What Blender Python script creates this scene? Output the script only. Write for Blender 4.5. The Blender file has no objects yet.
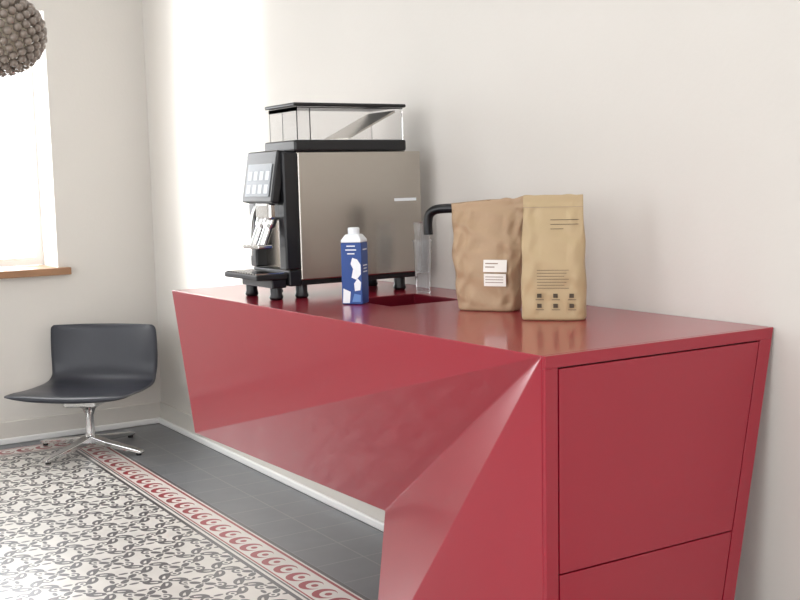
import bpy, bmesh, math, random
from mathutils import Vector, Matrix
random.seed(4)
S=bpy.context.scene
COL=bpy.context.collection
# ------------------------------------------------------------------ materials
def srgb(r,g,b):
    f=lambda c:(c/12.92 if c<=0.04045 else ((c+0.055)/1.055)**2.4)
    return (f(r/255),f(g/255),f(b/255),1)
def mat(name,col,rough=.5,metal=0,noise=0,nscale=20,bump=0,bscale=80,trans=0,coat=0,ior=1.45,emit=0,stretch=None,spec=.5):
    m=bpy.data.materials.new(name); m.use_nodes=True
    nt=m.node_tree; b=nt.nodes['Principled BSDF']
    b.inputs['Base Color'].default_value=col; b.inputs['Roughness'].default_value=rough
    b.inputs['Metallic'].default_value=metal; b.inputs['IOR'].default_value=ior
    b.inputs['Transmission Weight'].default_value=trans; b.inputs['Coat Weight'].default_value=coat
    b.inputs['Coat Roughness'].default_value=.1
    b.inputs['Specular IOR Level'].default_value=spec
    if emit: b.inputs['Emission Color'].default_value=col; b.inputs['Emission Strength'].default_value=emit
    tc=nt.nodes.new('ShaderNodeTexCoord'); mp=nt.nodes.new('ShaderNodeMapping')
    nt.links.new(tc.outputs['Object'],mp.inputs[0])
    if stretch: mp.inputs['Scale'].default_value=stretch
    nz=nt.nodes.new('ShaderNodeTexNoise'); nz.inputs['Scale'].default_value=nscale; nz.inputs['Detail'].default_value=4
    nt.links.new(mp.outputs[0],nz.inputs['Vector'])
    if noise:
        mx=nt.nodes.new('ShaderNodeMix'); mx.data_type='RGBA'
        c=col
        mx.inputs[6].default_value=(c[0]*(1-noise),c[1]*(1-noise),c[2]*(1-noise),1)
        mx.inputs[7].default_value=(min(1,c[0]*(1+noise)),min(1,c[1]*(1+noise)),min(1,c[2]*(1+noise)),1)
        nt.links.new(nz.outputs['Fac'],mx.inputs[0]); nt.links.new(mx.outputs[2],b.inputs['Base Color'])
    if bump:
        n2=nt.nodes.new('ShaderNodeTexNoise'); n2.inputs['Scale'].default_value=bscale; n2.inputs['Detail'].default_value=3
        nt.links.new(mp.outputs[0],n2.inputs['Vector'])
        bp=nt.nodes.new('ShaderNodeBump'); bp.inputs['Strength'].default_value=bump; bp.inputs['Distance'].default_value=.01
        nt.links.new(n2.outputs['Fac'],bp.inputs['Height']); nt.links.new(bp.outputs[0],b.inputs['Normal'])
    return m
M_wall=mat('wall_plaster',srgb(213,209,203),.85,noise=.02,nscale=3,bump=.05,bscale=60)
M_white=mat('white_paint',srgb(234,234,232),.5,noise=.01)
M_base=mat('baseboard_paint',srgb(208,204,197),.55,noise=.01)
M_ceil=mat('ceiling_paint',srgb(230,230,228),.9,noise=.01)
M_red=mat('red_lacquer',srgb(150,12,40),.3,noise=.03,nscale=4,coat=.6)
M_reddark=mat('red_shadow_gap',srgb(70,8,20),.6,noise=.02)
M_sink=mat('sink_dark_red',srgb(100,14,30),.3,noise=.05)
M_steel=mat('brushed_steel',srgb(184,178,170),.22,1,noise=.05,nscale=6,stretch=(1,1,40))
M_chrome=mat('chrome',srgb(215,215,215),.12,1,noise=.01)
M_black=mat('black_plastic',srgb(22,22,25),.3,noise=.05)
M_blackm=mat('black_matte',srgb(16,16,18),.5,noise=.05)
M_screen=mat('display_screen',srgb(135,140,146),.2,noise=.1,nscale=30,emit=.12)
M_icon=mat('display_icons',srgb(170,175,180),.3,noise=.02,emit=.15)
M_wood=mat('sill_wood',srgb(150,112,82),.5,noise=.2,nscale=8)
M_leather=mat('dark_leather',srgb(44,46,54),.34,noise=.08,nscale=60,bump=.06,bscale=200)
M_kraft=mat('kraft_paper',srgb(172,145,116),.58,noise=.05,nscale=14,bump=.5,bscale=20)
M_kraft2=mat('golden_kraft',srgb(180,158,122),.5,noise=.05,nscale=14,bump=.2,bscale=24)
M_ink=mat('dark_ink',srgb(70,58,44),.6,noise=.02)
M_label=mat('label_paper',srgb(235,232,226),.6,noise=.01)
M_grey=mat('label_text',srgb(150,130,115),.6,noise=.01)
M_blue=mat('carton_blue',srgb(30,68,138),.35,noise=.12,nscale=25)
M_cwhite=mat('carton_white',srgb(232,236,240),.35,noise=.02)
M_cblue=mat('carton_light_blue',srgb(90,130,190),.35,noise=.02)
M_clear=mat('clear_plastic',(.96,.97,.98,1),.05,trans=.95,ior=1.25,noise=.005)
M_clear2=mat('clear_acrylic',(.97,.97,.97,1),.05,trans=.96,ior=1.12,noise=.005)
M_bubble=mat('smoked_bubble',srgb(132,120,110),.15,noise=.1,nscale=5,coat=.5)
M_bulb=mat('lamp_diffuser',srgb(240,230,210),.5,noise=.01)
# ------------------------------------------------------------------ mesh helpers
def new(name,verts,faces,m,smooth=False,parent=None,mats=None,fm=None):
    me=bpy.data.meshes.new(name); me.from_pydata([tuple(v) for v in verts],[],faces)
    for mm in (mats or [m]): me.materials.append(mm)
    if fm:
        for p,i in zip(me.polygons,fm): p.material_index=i
    bm=bmesh.new(); bm.from_mesh(me); bmesh.ops.recalc_face_normals(bm,faces=bm.faces); bm.to_mesh(me); bm.free()
    if smooth:
        for p in me.polygons: p.use_smooth=True
    o=bpy.data.objects.new(name,me); COL.objects.link(o)
    if parent: par(o,parent)
    return o
def par(o,p):
    o.parent=p; o.matrix_parent_inverse=Matrix.Translation(-p.location)
def empty(name,loc):
    e=bpy.data.objects.new(name,None); e.location=loc; e.empty_display_size=.1; COL.objects.link(e); return e
BF=[(0,1,3,2),(4,6,7,5),(0,4,5,1),(2,3,7,6),(0,2,6,4),(1,5,7,3)]
def boxes(name,bs,m,parent=None,bevel=0,T=None):
    V=[];F=[]
    for (x0,x1,y0,y1,z0,z1) in bs:
        n=len(V)
        for x in (x0,x1):
            for y in (y0,y1):
                for z in (z0,z1): V.append(Vector((x,y,z)))
        F+=[tuple(n+i for i in f) for f in BF]
    if T: V=[T@v for v in V]
    o=new(name,V,F,m,parent=parent)
    if bevel:
        b=o.modifiers.new('b','BEVEL'); b.width=bevel; b.segments=3; b.limit_method='ANGLE'
    return o
def lathe(name,prof,c,m,parent=None,n=40,axis=None,T=None):
    V=[];F=[]
    for r,z in prof:
        for i in range(n):
            a=2*math.pi*i/n; V.append(Vector((r*math.cos(a),r*math.sin(a),z)))
    for j in range(len(prof)-1):
        for i in range(n):
            F.append((j*n+i,j*n+(i+1)%n,(j+1)*n+(i+1)%n,(j+1)*n+i))
    if prof[0][0]>1e-5: F.append(tuple(range(n))[::-1])
    if prof[-1][0]>1e-5: F.append(tuple((len(prof)-1)*n+i for i in range(n)))
    T=T or Matrix.Translation(c)
    V=[T@v for v in V]
    o=new(name,V,F,m,True,parent)
    e=o.modifiers.new('e','EDGE_SPLIT'); e.split_angle=math.radians(40)
    return o
def tube(name,pts,r,m,parent=None,n=16,closed_ends=True):
    pts=[Vector(p) for p in pts]; V=[];F=[]
    rs=r if isinstance(r,(list,tuple)) else [r]*len(pts)
    prev=None
    for k,p in enumerate(pts):
        t=(pts[min(k+1,len(pts)-1)]-pts[max(k-1,0)]).normalized()
        a=t.cross(Vector((0,0,1))) if abs(t.z)<.95 else t.cross(Vector((1,0,0)))
        if prev is not None:
            a=prev-t*prev.dot(t)
        a.normalize(); prev=a; b=t.cross(a)
        for i in range(n):
            w=2*math.pi*i/n; V.append(p+(a*math.cos(w)+b*math.sin(w))*rs[k])
    for k in range(len(pts)-1):
        for i in range(n): F.append((k*n+i,k*n+(i+1)%n,(k+1)*n+(i+1)%n,(k+1)*n+i))
    F.append(tuple(range(n))[::-1]); F.append(tuple((len(pts)-1)*n+i for i in range(n)))
    o=new(name,V,F,m,True,parent); e=o.modifiers.new('e','EDGE_SPLIT'); e.split_angle=math.radians(50); return o
def smoothpath(ctrl,k=8):
    P=[Vector(c) for c in ctrl]; P=[P[0]]+P+[P[-1]]; out=[]
    for i in range(1,len(P)-2):
        for j in range(k):
            t=j/k; a,b,c,d=P[i-1:i+3]
            out.append(.5*((2*b)+(c-a)*t+(2*a-5*b+4*c-d)*t*t+(-a+3*b-3*c+d)*t**3))
    out.append(P[-2]); return out
# ------------------------------------------------------------------ floor material
class N:
    nt=None
    def __init__(s,sock): s.s=sock
    @staticmethod
    def op(o,*a):
        n=N.nt.nodes.new('ShaderNodeMath'); n.operation=o
        for i,x in enumerate(a):
            if isinstance(x,N): N.nt.links.new(x.s,n.inputs[i])
            else: n.inputs[i].default_value=x
        return N(n.outputs[0])
    def __add__(a,b): return N.op('ADD',a,b)
    def __radd__(a,b): return N.op('ADD',b,a)
    def __sub__(a,b): return N.op('SUBTRACT',a,b)
    def __rsub__(a,b): return N.op('SUBTRACT',b,a)
    def __mul__(a,b): return N.op('MULTIPLY',a,b)
    def __rmul__(a,b): return N.op('MULTIPLY',b,a)
    def __truediv__(a,b): return N.op('DIVIDE',a,b)
    def __lt__(a,b): return N.op('LESS_THAN',a,b)
    def __gt__(a,b): return N.op('GREATER_THAN',a,b)
def nabs(a): return N.op('ABSOLUTE',a)
def nmax(a,b): return N.op('MAXIMUM',a,b)
def nmin(a,b): return N.op('MINIMUM',a,b)
def fract(a): return N.op('FRACT',a)
def hyp(a,b): return N.op('SQRT',a*a+b*b)
def between(a,lo,hi): return (a>lo)*(a<hi)
def mixc(fac,a,b):
    n=N.nt.nodes.new('ShaderNodeMix'); n.data_type='RGBA'
    N.nt.links.new(fac.s,n.inputs[0])
    for i,x in ((6,a),(7,b)):
        if isinstance(x,tuple): n.inputs[i].default_value=x
        else: N.nt.links.new(x,n.inputs[i])
    return n.outputs[2]
def floor_mat():
    m=bpy.data.materials.new('patterned_cement_tile'); m.use_nodes=True; nt=m.node_tree; N.nt=nt
    g=nt.nodes.new('ShaderNodeNewGeometry'); sp=nt.nodes.new('ShaderNodeSeparateXYZ'); nt.links.new(g.outputs['Position'],sp.inputs[0])
    x=N(sp.outputs[0]); y=N(sp.outputs[1])
    s=.20
    def motif(u,v):
        return hyp(u,v),N.op('ARCTAN2',v,u)
    u=fract((x-.31)/s)-.5; v=fract((y+.64)/s)-.5
    r,th=motif(u,v)
    # central cross of curled leaves
    c2=nabs(N.op('COSINE',(th+r*1.1)*2.0))
    petals=(r<(N.op('POWER',c2,1.2)*.40))*(r>.06)
    slit=(r<(N.op('POWER',c2,9.0)*.27))*(r>.13)
    # corner rosette
    u2=.5-nabs(u); v2=.5-nabs(v)
    r2,th2=motif(u2,v2)
    s2=nabs(N.op('SINE',th2*2.0))
    pet2=(r2<(N.op('POWER',s2,1.2)*.25))*(r2>.045)
    dot2=(r2<.025)
    # scrolls on the diagonals: open rings with a bead
    u3=nabs(u)-.27; v3=nabs(v)-.27
    r3,th3=motif(u3,v3)
    scroll=(nabs(r3-.095)<.024)*(N.op('COSINE',th3-.785)<.75)
    bead=(r3<.034)
    # edge leaves
    ue=.5-nabs(u); ve=nabs(v)
    leaf1=(((ue*ue)/(.018*1.0)+(ve-.20)*(ve-.20)/.0035)<.45)
    uf=.5-nabs(v); vf=nabs(u)
    leaf2=(((uf*uf)/(.018*1.0)+(vf-.20)*(vf-.20)/.0035)<.45)
    dark=nmax(nmax(petals-slit,nmax(pet2,dot2)),nmax(nmax(scroll,bead),nmax(leaf1,leaf2)))
    cream=srgb(216,213,207); dk=srgb(76,74,77); red=srgb(150,38,48); ch=srgb(104,107,111)
    field=mixc(dark,cream,dk)
    dy=0-y; dxw=x+.32
    d=nmin(dy,dxw); along_y=dy<dxw
    al=along_y*x+(1-along_y)*y
    # running scroll: offset crescents along the border
    ub=fract(al/.10)-.5; vb=(d-.538)/.10
    rb=hyp(ub,vb)
    rc=hyp(ub-.12,vb+.08)
    cres=(rb<.44)*(1-(rc<.31))
    ctr=(rc<.13)
    band=nmax(cres,ctr)
    bcol=mixc(band,cream,red)
    line=nmax(nmax(between(d,.44,.456),between(d,.604,.612)),between(d,.624,.64))
    bcol=mixc(line,bcol,dk)
    lr=nmax(between(d,.464,.476),between(d,.592,.599))
    bcol=mixc(lr,bcol,red)
    gx=fract(x/.2); gy=fract((y+.44)/.2)
    j=nmax(nmax(gx<.015,gx>.985),nmax(gy<.015,gy>.985))
    ccol=mixc(j,ch,srgb(126,126,127))
    inb=between(d,.44,.64)
    c=mixc(inb,field,bcol)
    c=mixc(d<.44,c,ccol)
    nz=nt.nodes.new('ShaderNodeTexNoise'); nz.inputs['Scale'].default_value=9; nt.links.new(g.outputs['Position'],nz.inputs['Vector'])
    hs=nt.nodes.new('ShaderNodeHueSaturation'); nt.links.new(c,hs.inputs['Color'])
    vv=N(nz.outputs['Fac'])*.3+.85; nt.links.new(vv.s,hs.inputs['Value'])
    b=nt.nodes['Principled BSDF']; nt.links.new(hs.outputs[0],b.inputs['Base Color']); b.inputs['Roughness'].default_value=.33
    b.inputs['Specular IOR Level'].default_value=.8
    return m
M_floor=floor_mat()
# ------------------------------------------------------------------ room shell
XR=8.6; YL=-4.6; H=2.95
boxes('floor',[(-.45,XR+.2,YL-.3,.2,-.1,0)],M_floor)
boxes('ceiling',[(-.45,XR+.2,YL-.3,.2,H,H+.1)],M_ceil)
boxes('wall_back',[(-.45,XR,0,.2,0,H)],M_wall)
def holed(name,axis,a0,a1,b0,b1,holes,m):
    bs=[]; cur=b0
    for h0,h1,z0,z1 in holes:
        bs.append((cur,h0,0,H)); bs.append((h0,h1,0,z0)); bs.append((h0,h1,z1,H)); cur=h1
    bs.append((cur,b1,0,H))
    L=[(a0,a1,p,q,z0,z1) if axis=='x' else (p,q,a0,a1,z0,z1) for p,q,z0,z1 in bs if q>p and z1>z0]
    boxes(name,L,m)
WY0,WY1,WZ0,WZ1=-1.85,-.56,.945,2.36
holed('wall_far','x',-.42,0,YL,0,[(-3.9,-2.6,WZ0,WZ1),(WY0,WY1,WZ0,WZ1)],M_wall)
LW=[(.45,1.65,.5,2.75),(2.6,4.0,.7,2.75),(5.0,6.6,.7,2.75)]
holed('wall_left','y',YL-.3,YL,0,XR,LW,M_wall)
RW=(-3.6,-1.0,.6,2.6)  # unseen opening, added so fill light reaches the counter's end face
holed('wall_right','x',XR,XR+.2,YL,0,[RW],M_wall)
def window(name,y0,y1):
    z0=WZ0+.012
    e=empty(name,(-.3,(y0+y1)/2,(WZ0+WZ1)/2)); X0,X1=-.36,-.31; t=.045
    ym=(y0+y1)/2
    boxes('frame',[(X0,X1,y0,y0+t,z0,WZ1),(X0,X1,y1-t,y1,z0,WZ1),(X0,X1,y0+t,y1-t,z0,z0+t),(X0,X1,y0+t,y1-t,WZ1-t,WZ1),(X0,X1,ym-.03,ym+.03,z0+t,WZ1-t)],M_white,e)
window('window_1',WY0,WY1); window('window_2',-3.9,-2.6)
for nm,a,b in (('trim_window_sill',WY0,WY1),('trim_window_sill_2',-3.9,-2.6)):
    boxes(nm,[(-.305,.002,a+.001,b-.001,WZ0-.02,WZ0+.01),(.002,.05,a-.06,b+.06,WZ0-.03,WZ0+.01)],M_wood,bevel=.003)
for i,(a,b,z0,z1) in enumerate(LW):
    e=empty('window_%d'%(i+3),((a+b)/2,YL-.2,1.6))
    boxes('frame',[(a,a+.05,YL-.25,YL-.2,z0,z1),(b-.05,b,YL-.25,YL-.2,z0,z1),(a+.05,b-.05,YL-.25,YL-.2,z0,z0+.05),(a+.05,b-.05,YL-.25,YL-.2,z1-.05,z1)],M_white,e)
e=empty('window_6',(XR+.1,-2.3,1.6)); a,b,z0,z1=RW  # frame for the added right-wall opening
boxes('frame',[(XR+.1,XR+.15,a,a+.05,z0,z1),(XR+.1,XR+.15,b-.05,b,z0,z1),(XR+.1,XR+.15,a+.05,b-.05,z0,z0+.05),(XR+.1,XR+.15,a+.05,b-.05,z1-.05,z1)],M_white,e)
def basebd(name,bs_main,bs_low):
    e=empty(name,(0,0,0))
    boxes('board',bs_main,M_base,e,.006); boxes('quarter_round',bs_low,M_white,e,.008)
basebd('baseboard_back',[(.016,XR,-.016,0,0,.125)],[(.03,XR,-.034,-.016,0,.035)])
basebd('baseboard_far',[(0,.016,YL,0,0,.125)],[(.016,.034,YL,-.016,0,.035)])
# ------------------------------------------------------------------ counter
Hc=1.0
ct=empty('red_coffee_counter',(3.9,-.4,0))
A=Vector((4.45,-.72,Hc));B=Vector((4.46,-.004,Hc));C=Vector((2.32,-.76,Hc));D=Vector((2.26,-.004,Hc))
E=Vector((2.40,-.725,.465));F_=Vector((3.46,-.535,.385));K=Vector((3.69,-.73,0));G=Vector((3.56,-.52,0))
Ew=Vector((2.40,-.01,.465));Fw=Vector((3.46,-.04,.385));Gw=Vector((3.56,-.18,0))
A0=Vector((4.44,-.72,0));B0=Vector((4.45,-.19,0))
sx0,sx1,sy0,sy1=3.10,3.385,-.45,-.18
V=[A,B,C,D,E,F_,K,G,Ew,Fw,Gw,A0,B0]
S0,S1,S2,S3=[Vector((a,b,Hc)) for a,b in ((sx0,sy0),(sx1,sy0),(sx1,sy1),(sx0,sy1))]
V+=[S0,S1,S2,S3]
dz=Vector((0,0,-.14)); V+=[S0+dz,S1+dz,S2+dz,S3+dz]
Fc=[(2,0,14,13),(0,1,15,14),(1,3,16,15),(3,2,13,16),
    (13,14,18,17),(14,15,19,18),(15,16,20,19),(16,13,17,20),(17,18,19,20),
    (2,4,0),(4,5,0),(5,6,0),(5,7,6),(0,6,11),
    (2,3,8,4),(4,8,9,5),(5,9,10,7),(6,7,10),(6,10,12),(6,12,11),
    (3,1,9),(3,9,8),(1,12,10),(1,10,9),(0,11,12,1)]
o=new('body',V,Fc,M_red,parent=ct,mats=[M_red,M_sink],fm=[0]*4+[1]*5+[0]*16)
b=o.modifiers.new('b','BEVEL'); b.width=.003; b.segments=2; b.limit_method='ANGLE'; b.angle_limit=math.radians(8)
def endpanel(name,pts,m,x0,x1):
    sk=lambda y:.01*(y+.72)/.716
    v=[Vector((x1-.01*(1-z)+sk(y),y,z)) for y,z in pts]+[Vector((x0-.01*(1-z)+sk(y),y,z)) for y,z in pts]; n=len(pts)
    f=[tuple(range(n)),tuple(range(n,2*n))[::-1]]+[(i,(i+1)%n,n+(i+1)%n,n+i) for i in range(n)]
    o=new(name,v,f,m,parent=ct); b=o.modifiers.new('b','BEVEL'); b.width=.0012; b.segments=2; return o
yr=lambda z:-.004-.186*(1-z)
yl=-.684
def q(z0,z1,l,off): return [(l,z0),(yr(z0)-off,z0),(yr(z1)-off,z1),(l,z1)]
X0,X1=4.451,4.462
endpanel('shadow_gap_back',q(.0,.999,-.718,.003),M_reddark,4.4502,4.4512)
endpanel('end_frame_top',q(.972,1.0,-.72,0),M_red,X0,X1)
endpanel('end_frame_left',[(-.72,0),(yl-.002,0),(yl-.002,.972),(-.72,.972)],M_red,X0,X1)
endpanel('end_frame_right',[(yr(0)-.042,0),(yr(0),0),(yr(.972),.972),(yr(.972)-.042,.972)],M_red,X0,X1)
endpanel('drawer_front_upper',q(.508,.9685,yl+.002,.0455),M_red,X0,X1)
endpanel('drawer_front_lower',q(.06,.5045,yl+.002,.0455),M_red,X0,X1)
endpanel('plinth_strip',q(.0,.057,yl+.002,.0455),M_red,X0,X1)
# ------------------------------------------------------------------ coffee machine
cm=empty('coffee_machine',(2.8,-.35,Hc))
mx0,mx1=2.70,2.985
boxes('steel_body',[(mx0,mx1,-.55,-.068,1.063,1.488)],M_steel,cm,.004)
boxes('top_cap',[(mx0+.05,mx1+.002,-.56,-.125,1.489,1.528)],M_black,cm,.008)
boxes('front_cheeks',[(mx1-.05,mx1,-.605,-.551,1.10,1.488),(mx0,mx0+.05,-.605,-.551,1.10,1.488)],M_black,cm,.006)
boxes('front_head',[(mx0+.05,mx1-.05,-.60,-.551,1.33,1.488)],M_black,cm,.004)
boxes('front_recess',[(mx0+.05,mx1-.05,-.566,-.551,1.10,1.33)],M_steel,cm)
boxes('lower_base',[(mx0,mx1,-.595,-.551,1.045,1.098),(mx0+.01,mx1-.01,-.545,-.09,1.045,1.062)],M_black,cm,.004)
T=Matrix.Translation((2.852,-.614,1.415))@Matrix.Rotation(math.radians(-10),4,'X')
boxes('display_housing',[(-.118,.118,-.016,.016,-.095,.08)],M_black,cm,.006,T)
boxes('display_screen',[(-.09,.096,-.0185,-.0165,-.075,.035)],M_screen,cm,0,T)
boxes('display_icons',[(-.078+i*.045,-.05+i*.045,-.0192,-.0186,-.065+j*.045,-.035+j*.045) for i in range(4) for j in range(2)],M_icon,cm,0,T)
boxes('spout_block',[(2.84,2.945,-.645,-.567,1.265,1.325)],M_chrome,cm,.01)
tube('spout_left',smoothpath([(2.86,-.615,1.29),(2.86,-.635,1.24),(2.86,-.66,1.18)]),[.022]*8+[.016]*9,M_chrome,cm)
tube('spout_right',smoothpath([(2.92,-.615,1.29),(2.92,-.635,1.24),(2.92,-.66,1.18)]),[.022]*8+[.016]*9,M_chrome,cm)
boxes('spout_bracket',[(2.83,2.95,-.69,-.635,1.172,1.186)],M_chrome,cm,.004)
tube('steam_wand',smoothpath([(2.775,-.59,1.34),(2.76,-.62,1.27),(2.76,-.63,1.14)]),.006,M_chrome,cm)
boxes('drip_tray',[(2.71,2.975,-.71,-.597,1.07,1.088)],M_blackm,cm,.004)
boxes('drip_tray_front',[(2.72,2.965,-.65,-.597,1.04,1.069)],M_black,cm,.004)
boxes('drip_grid',[(2.722+i*.021,2.732+i*.021,-.705,-.60,1.0885,1.092) for i in range(12)],M_chrome,cm)
for i,(fx,fy) in enumerate([(2.94,-.53),(2.94,-.14),(2.745,-.53),(2.745,-.14),(2.94,-.625),(2.745,-.625)]):
    lathe('foot_%d'%i,[(.018,0),(.024,.008),(.02,.02),(.02,.044)],(fx,fy,Hc),M_black,cm)
boxes('logo_plate',[(mx1,mx1+.001,-.18,-.09,1.315,1.325)],M_cwhite,cm)
hx0,hx1,hy0,hy1,hz0,hz1=2.755,2.965,-.54,-.125,1.529,1.638
w=.004
boxes('hopper_walls',[(hx0,hx1,hy0,hy0+w,hz0,hz1),(hx0,hx1,hy1-w,hy1,hz0,hz1),(hx0,hx0+w,hy0+w,hy1-w,hz0,hz1),(hx1-w,hx1,hy0+w,hy1-w,hz0,hz1)],M_clear2,cm)
boxes('hopper_divider',[(hx0+w,hx1-w,-.49,-.486,hz0,hz1)],M_clear2,cm)
new('hopper_chute',[(hx0+.01,-.15,1.63),(hx1-.01,-.15,1.63),(hx1-.01,-.34,1.535),(hx0+.01,-.34,1.535),(hx0+.01,-.15,1.622),(hx1-.01,-.15,1.622),(hx1-.01,-.34,1.53),(hx0+.01,-.34,1.53)],[(0,1,2,3),(4,7,6,5),(0,4,5,1),(1,5,6,2),(2,6,7,3),(3,7,4,0)],M_steel,parent=cm)
boxes('hopper_rim',[(hx0,hx1,hy0,hy0+.004,hz1-.014,hz1-.001),(hx1-.0035,hx1+.001,hy0+.004,hy1,hz1-.004,hz1-.001)],M_black,cm)
boxes('hopper_lid',[(hx0-.01,hx1+.01,hy0-.012,hy1+.01,hz1+.001,hz1+.013)],M_black,cm,.005)
# ------------------------------------------------------------------ milk carton
mk=empty('milk_carton',(3.235,-.488,Hc))
T=Matrix.Translation((3.235,-.488,Hc+.001))@Matrix.Rotation(math.radians(42),4,'Z')
def loftbox(name,rows,m,parent,T,smooth=False):
    V=[];F=[]
    for (hx,hy,z,oy) in rows:
        for sx,sy in ((-1,-1),(1,-1),(1,1),(-1,1)): V.append(T@Vector((sx*hx,sy*hy+oy,z)))
    for k in range(len(rows)-1):
        for i in range(4): F.append((k*4+i,k*4+(i+1)%4,k*4+4+(i+1)%4,k*4+4+i))
    F.append((3,2,1,0)); n=len(rows)*4; F.append((n-4,n-3,n-2,n-1))
    o=new(name,V,F,m,smooth,parent); b=o.modifiers.new('b','BEVEL'); b.width=.003; b.segments=2; return o
loftbox('carton_body',[(.034,.034,0,0),(.034,.034,.194,0)],M_blue,mk,T)
loftbox('carton_shoulder',[(.034,.034,.1945,0),(.033,.033,.203,0),(.022,.022,.22,0)],M_cwhite,mk,T)
lathe('cap',[(.017,.219),(.0185,.222),(.0185,.238),(.016,.241)],None,M_cwhite,mk,T=T)
def decal(name,pts,m,parent,T,face='y',off=.0347):
    v=[T@(Vector((p[0],-off,p[1])) if face=='y' else Vector((off,p[0],p[1]))) for p in pts]
    return new(name,v,[tuple(range(len(pts)))],m,parent=parent)
decal('splash_front',[(.0,.085),(.016,.078),(.031,.095),(.031,.125),(.020,.142),(.004,.147),(-.002,.128),(.006,.112)],M_cwhite,mk,T,'y')
decal('splash_drop',[(.010,.042),(.028,.045),(.031,.07),(.020,.082),(.008,.066)],M_cwhite,mk,T,'y')
decal('glass_print',[(-.031,.004),(-.008,.004),(-.004,.04),(-.028,.05)],M_cwhite,mk,T,'y')
decal('cow_print',[(.0,.008),(.028,.008),(.029,.03),(.008,.034)],M_cblue,mk,T,'y')
for k,(zz,ww) in enumerate([(.182,.014),(.170,.018),(.158,.012)]):
    decal('text_%d'%k,[(-ww,zz),(ww,zz),(ww,zz+.0035),(-ww,zz+.0035)],M_cwhite,mk,T,'y',.035)
for k,(zz,ww) in enumerate([(.17,.02),(.12,.02),(.11,.016),(.10,.02)]):
    decal('side_text_%d'%k,[(-ww,zz),(ww,zz),(ww,zz+.004),(-ww,zz+.004)],M_cwhite,mk,T,'x')
# ------------------------------------------------------------------ plastic cup stack
cup=empty('clear_plastic_tumbler',(3.11,-.15,Hc))
lathe('tumbler',[(.024,.001),(.031,.175),(.0335,.178),(.0335,.183),(.029,.183),(.0225,.006),(.001,.006)],(3.11,-.15,Hc),M_clear,cup)
lathe('inner_tumbler',[(.0215,.07),(.028,.235),(.031,.24),(.028,.242),(.0195,.075),(.001,.075)],(3.11,-.15,Hc),M_clear,cup)
# ------------------------------------------------------------------ faucet
fa=empty('black_faucet',(3.43,-.085,Hc))
tube('spout_pipe',[(3.43,-.085,1.0)]+smoothpath([(3.43,-.085,1.18),(3.43,-.085,1.25),(3.41,-.095,1.282),(3.36,-.12,1.29),(3.26,-.17,1.29),(3.225,-.188,1.277),(3.215,-.193,1.25),(3.215,-.193,1.205)]),.0155,M_black,fa)
lathe('base_flange',[(.028,0),(.028,.01),(.02,.014),(.02,.06)],(3.43,-.085,Hc),M_black,fa)
tube('lever',[(3.43,-.085,1.05),(3.49,-.09,1.06),(3.52,-.09,1.075)],.007,M_black,fa)
# ------------------------------------------------------------------ coffee bags
def bag(name,c,ang,wb,wt,d,h,m,skew=0,bulge=.012,seed=0,wr=1.0):
    e=empty(name,c); T=Matrix.Translation(c)@Matrix.Rotation(ang,4,'Z')
    rng=random.Random(seed); n=96; R=60; V=[];F=[]
    ph=[rng.uniform(0,6.28) for _ in range(8)]
    for k in range(R+1):
        t=k/R; z=h*t
        w_=(wb+(wt-wb)*t)/2+bulge*math.sin(math.pi*min(1,t*1.1))*.3
        dep=d/2*(1-max(0,(t-.35)/.65)**1.3) if t>.35 else d/2
        if t>.93: dep=.0025
        if k==0: w_*=.97; dep*=.93
        for i in range(n):
            a=2*math.pi*i/n; ca,sa=math.cos(a),math.sin(a); p=.45
            x=w_*math.copysign(abs(ca)**p,ca); y=dep*math.copysign(abs(sa)**p,sa)
            cr=.0022*math.sin(28*x/wb+ph[0]+5*t)+.0018*math.sin(30*t+8*x/wb+ph[1])+.0015*math.sin(22*t-25*x/wb+ph[2])
            cr+=.003*max(0,t-.5)*math.sin(48*t+14*x/wb+ph[3])
            cr+=.0016*(1-abs(math.sin(9*t+7*x/wb+ph[5])))**3-.0016*(1-abs(math.sin(11*t-9*x/wb+ph[6])))**3
            y+=wr*cr*(1 if .05<t<.93 else .3)*math.copysign(1,sa) if abs(sa)>.2 else 0
            x+=wr*.0022*math.sin(17*t+ph[4])*math.copysign(1,ca)*(t*(1-t)*4)
            zt=z+skew*(x/wb)*t+(wr*.0015*math.sin(20*x/wb+ph[7]) if k==R else 0)
            V.append(T@Vector((x,y,zt)))
    for k in range(R):
        for i in range(n): F.append((k*n+i,k*n+(i+1)%n,(k+1)*n+(i+1)%n,(k+1)*n+i))
    F.append(tuple(range(n))[::-1]); F.append(tuple(R*n+i for i in range(n)))
    new('pouch',V,F,m,True,e)
    def fy(z):
        t=z/h
        dep=d/2*(1-max(0,(t-.35)/.65)**1.3) if t>.35 else d/2
        return -dep-.0045*max(1,wr)
    def dec(nm,x0,x1,z0,z1,mm,off=0):
        new(nm,[T@Vector(p) for p in ((x0,fy(z0)-off,z0),(x1,fy(z0)-off,z0),(x1,fy(z1)-off,z1),(x0,fy(z1)-off,z1))],[(0,1,2,3)],mm,parent=e)
    return e,dec
b1,dec=bag('coffee_bag',Vector((3.675,-.285,Hc+.001)),math.radians(32),.180,.232,.09,.320,M_kraft,skew=.014,seed=2,wr=1.7)
dec('label_upper',.002,.074,.115,.150,M_label)
dec('label_lower',.004,.072,.074,.110,M_label)
for k in range(2): dec('label_text_%d'%k,.008,.047-.01*k,.138-.01*k,.141-.01*k,M_grey,.0008)
for k in range(3): dec('label_line_%d'%k,.009,.064,.100-.008*k,.102-.008*k,M_grey,.0008)
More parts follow.
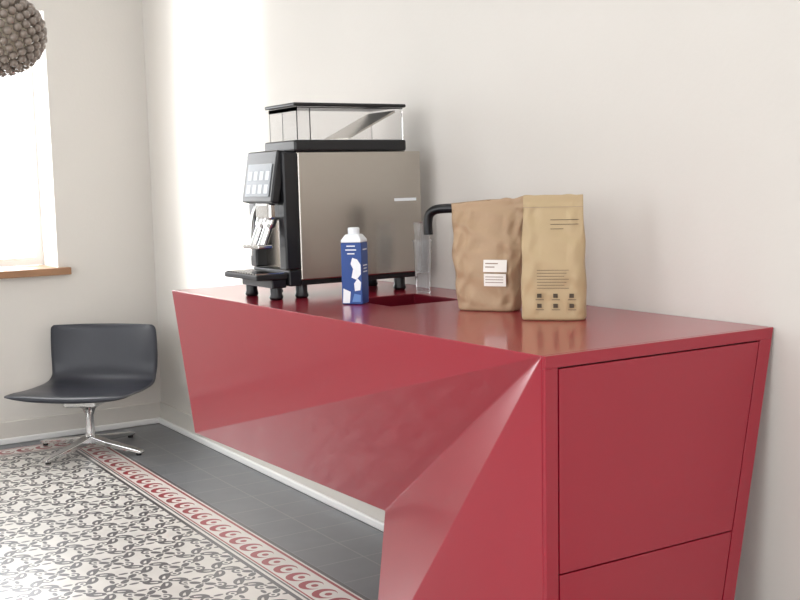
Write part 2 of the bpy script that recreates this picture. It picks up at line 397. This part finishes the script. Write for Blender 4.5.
b2,dec=bag('coffee_bag.001',Vector((3.975,-.290,Hc+.001)),math.radians(44),.172,.160,.085,.335,M_kraft2,skew=0,seed=7,bulge=.006,wr=.8)
dec('fold_line',-.081,.081,.302,.303,M_grey)
for k in range(3): dec('header_text_%d'%k,-.005,.07 if k<2 else .03,.268-.012*k,.2694-.012*k,M_ink)
for k in range(7): dec('body_text_%d'%k,-.04,.045-(k%3)*.006,.135-.008*k,.1362-.008*k,M_ink)
for r_ in range(2):
    for k in range(3):
        x=-.04+k*.043; z=.062-.027*r_
        dec('icon_%d%d'%(r_,k),x,x+.012,z,z+.011,M_ink); dec('icon_text_%d%d'%(r_,k),x-.004,x+.018,z-.006,z-.0045,M_ink)
# ------------------------------------------------------------------ lounge chair
chx,chy=.45,-.56
lc=empty('swivel_lounge_chair',(chx,chy,0))
ang=math.radians(-41)
T=Matrix.Translation((chx,chy,0))@Matrix.Rotation(ang,4,'Z')
prof=smoothpath([(-.285,0,.645),(-.275,0,.585),(-.26,0,.495),(-.24,0,.41),(-.205,0,.352),(-.14,0,.322),(-.04,0,.312),(.08,0,.314),(.20,0,.322),(.30,0,.322)],6)
nV=31; V=[];Fq=[]; L=len(prof)
for side in (0,1):
    for k,p in enumerate(prof):
        t=k/(L-1)
        tn=(prof[min(k+1,L-1)]-prof[max(k-1,0)]).normalized(); nr=Vector((tn.z,0,-tn.x))
        if t<.4: hw=.30+.008*math.sin(t/.4*math.pi)
        else: hw=.30+.03*((t-.4)/.6)
        edge=min(1,min(k,L-1-k)/3.0)
        hw-= .016*(1-edge)**2
        thk=.018*(.35+.65*edge**.5)
        for i in range(nV):
            s=-1+2*i/(nV-1)
            te=thk*(1-abs(s)**6*.8)
            curv=.06*s*s*(1-min(1,t/.5)) if t<.5 else 0
            lift=.018*s*s*min(1,max(0,(t-.35)/.3))
            q_=Vector((p.x+curv,s*hw,p.z+lift))-nr*(te if side else -te)
            V.append(T@q_)
NN=L*nV
for k in range(L-1):
    for i in range(nV-1):
        a=k*nV+i; Fq.append((a,a+1,a+nV+1,a+nV)); a+=NN; Fq.append((a,a+nV,a+nV+1,a+1))
for k in range(L-1):
    a=k*nV; Fq.append((a,a+nV,a+nV+NN,a+NN)); a+=nV-1; Fq.append((a,a+NN,a+nV+NN,a+nV))
for i in range(nV-1):
    Fq.append((i,i+NN,i+1+NN,i+1)); a=(L-1)*nV+i; Fq.append((a,a+1,a+1+NN,a+NN))
new('seat_shell',V,Fq,M_leather,True,lc)
lathe('swivel_column',[(.034,.05),(.03,.06),(.024,.09),(.022,.19),(.035,.225),(.06,.252)],(chx,chy,0),M_chrome,lc)
boxes('seat_plate',[(-.12,.12,-.09,.09,.252,.291)],M_chrome,lc,.01,T)
for k in range(4):
    a=math.radians(-58+90*k); dx,dy=math.cos(a),math.sin(a); px_,py_=-dy,dx
    V=[]
    for (r_,hw,z0,z1) in ((0,.028,.045,.085),(.12,.026,.03,.06),(.33,.02,.012,.03),(.345,.016,.012,.024)):
        for sgn,zz in ((-1,z0),(1,z0),(1,z1),(-1,z1)): V.append((chx+dx*r_+px_*hw*sgn,chy+dy*r_+py_*hw*sgn,zz))
    F=[]
    for j in range(3):
        for i in range(4): F.append((j*4+i,j*4+(i+1)%4,j*4+4+(i+1)%4,j*4+4+i))
    F+= [(3,2,1,0),(12,13,14,15)]
    o=new('base_leg_%d'%(k+1),V,F,M_chrome,parent=lc); b=o.modifiers.new('b','BEVEL'); b.width=.004; b.segments=2
    lathe('glide_%d'%(k+1),[(.014,0),(.014,.014)],(chx+dx*.32,chy+dy*.32,0),M_blackm,lc,16)
# ------------------------------------------------------------------ pendant lamp
pc=Vector((1.77,-1.215,1.99)); pl=empty('bubble_pendant_lamp',pc)
bm=bmesh.new()
RR=.175; RZ=.15
NB=270
for i in range(NB):
    zf=1-2*(i+.5)/NB
    if zf>.93: continue
    rr=math.sqrt(1-zf*zf); a=i*2.399963
    bmesh.ops.create_icosphere(bm,subdivisions=2,radius=.017,matrix=Matrix.Translation(pc+Vector((RR*rr*math.cos(a),RR*rr*math.sin(a),RZ*zf))))
me=bpy.data.meshes.new('bubbles'); bm.to_mesh(me); bm.free(); me.materials.append(M_bubble)
for p in me.polygons: p.use_smooth=True
o=bpy.data.objects.new('bubbles',me); COL.objects.link(o); par(o,pl)
lathe('diffuser',[(.001,-.11),(.08,-.09),(.13,0),(.08,.09),(.001,.11)],pc,M_bulb,pl)
tube('cord',[pc+Vector((0,0,.08)),(pc.x,pc.y,H-.03)],.003,M_blackm,pl,8)
lathe('ceiling_rose',[(.06,H-.03),(.06,H-.001)],(pc.x,pc.y,0),M_white,pl)
# ------------------------------------------------------------------ light
wd=bpy.data.worlds.new('world'); S.world=wd; wd.use_nodes=True
bg=wd.node_tree.nodes['Background']; bg.inputs[0].default_value=(.93,.96,1,1); bg.inputs[1].default_value=2.4
def area(name,loc,rot,sx,sy,e,col=(1,1,1),spread=None):
    l=bpy.data.lights.new(name,'AREA'); l.shape='RECTANGLE'; l.size=sx; l.size_y=sy; l.energy=e; l.color=col
    if spread: l.spread=math.radians(spread)
    o=bpy.data.objects.new(name,l); o.location=loc; o.rotation_euler=rot; COL.objects.link(o)
for i,(a,b,z0,z1) in enumerate(LW):
    area('window_daylight_%d'%i,((a+b)/2,YL-.28,(z0+z1)/2),(math.radians(90),0,0),b-a,z1-z0,(20,33,30)[i],(.97,.985,1))
area('window_daylight_far',(-.5,(WY0+WY1)/2,1.65),(math.radians(90),0,math.radians(-90)),1.5,1.6,75,(.97,.985,1))
area('window_daylight_right',(XR+.3,-2.3,1.6),(math.radians(90),0,math.radians(90)),2.6,2.0,52,(1,.985,.97))  # added fill from the right, brightens the counter end
area('ceiling_light',(4.6,-2.5,H-.02),(0,0,0),3.6,2.4,23,(1,.985,.965))  # added soft fill standing in for bounced light, no fixture here
area('low_daylight_beam',(1.02,YL-.9,1.75),(math.radians(90),0,0),.85,2.4,14,(1,.985,.95),6)
# ------------------------------------------------------------------ camera
f=1120.0
cam=Vector((6.32,-2.235,1.38)); yaw=math.atan2(.527,-.85); pitch=math.radians(-6.0); roll=math.radians(1.47)
fw=Vector((math.cos(yaw)*math.cos(pitch),math.sin(yaw)*math.cos(pitch),math.sin(pitch)))
rt=fw.cross(Vector((0,0,1))).normalized(); up=rt.cross(fw)
r2=rt*math.cos(roll)-up*math.sin(roll); u2=up*math.cos(roll)+rt*math.sin(roll)
cd=bpy.data.cameras.new('camera'); cd.sensor_width=36; cd.lens=f/800*36; cd.clip_start=.05
co=bpy.data.objects.new('camera',cd); COL.objects.link(co)
Mx=Matrix((r2,u2,-fw)).transposed().to_4x4(); Mx.translation=cam; co.matrix_world=Mx
S.camera=co
S.view_settings.view_transform='Standard'; S.view_settings.look='None'; S.view_settings.exposure=0
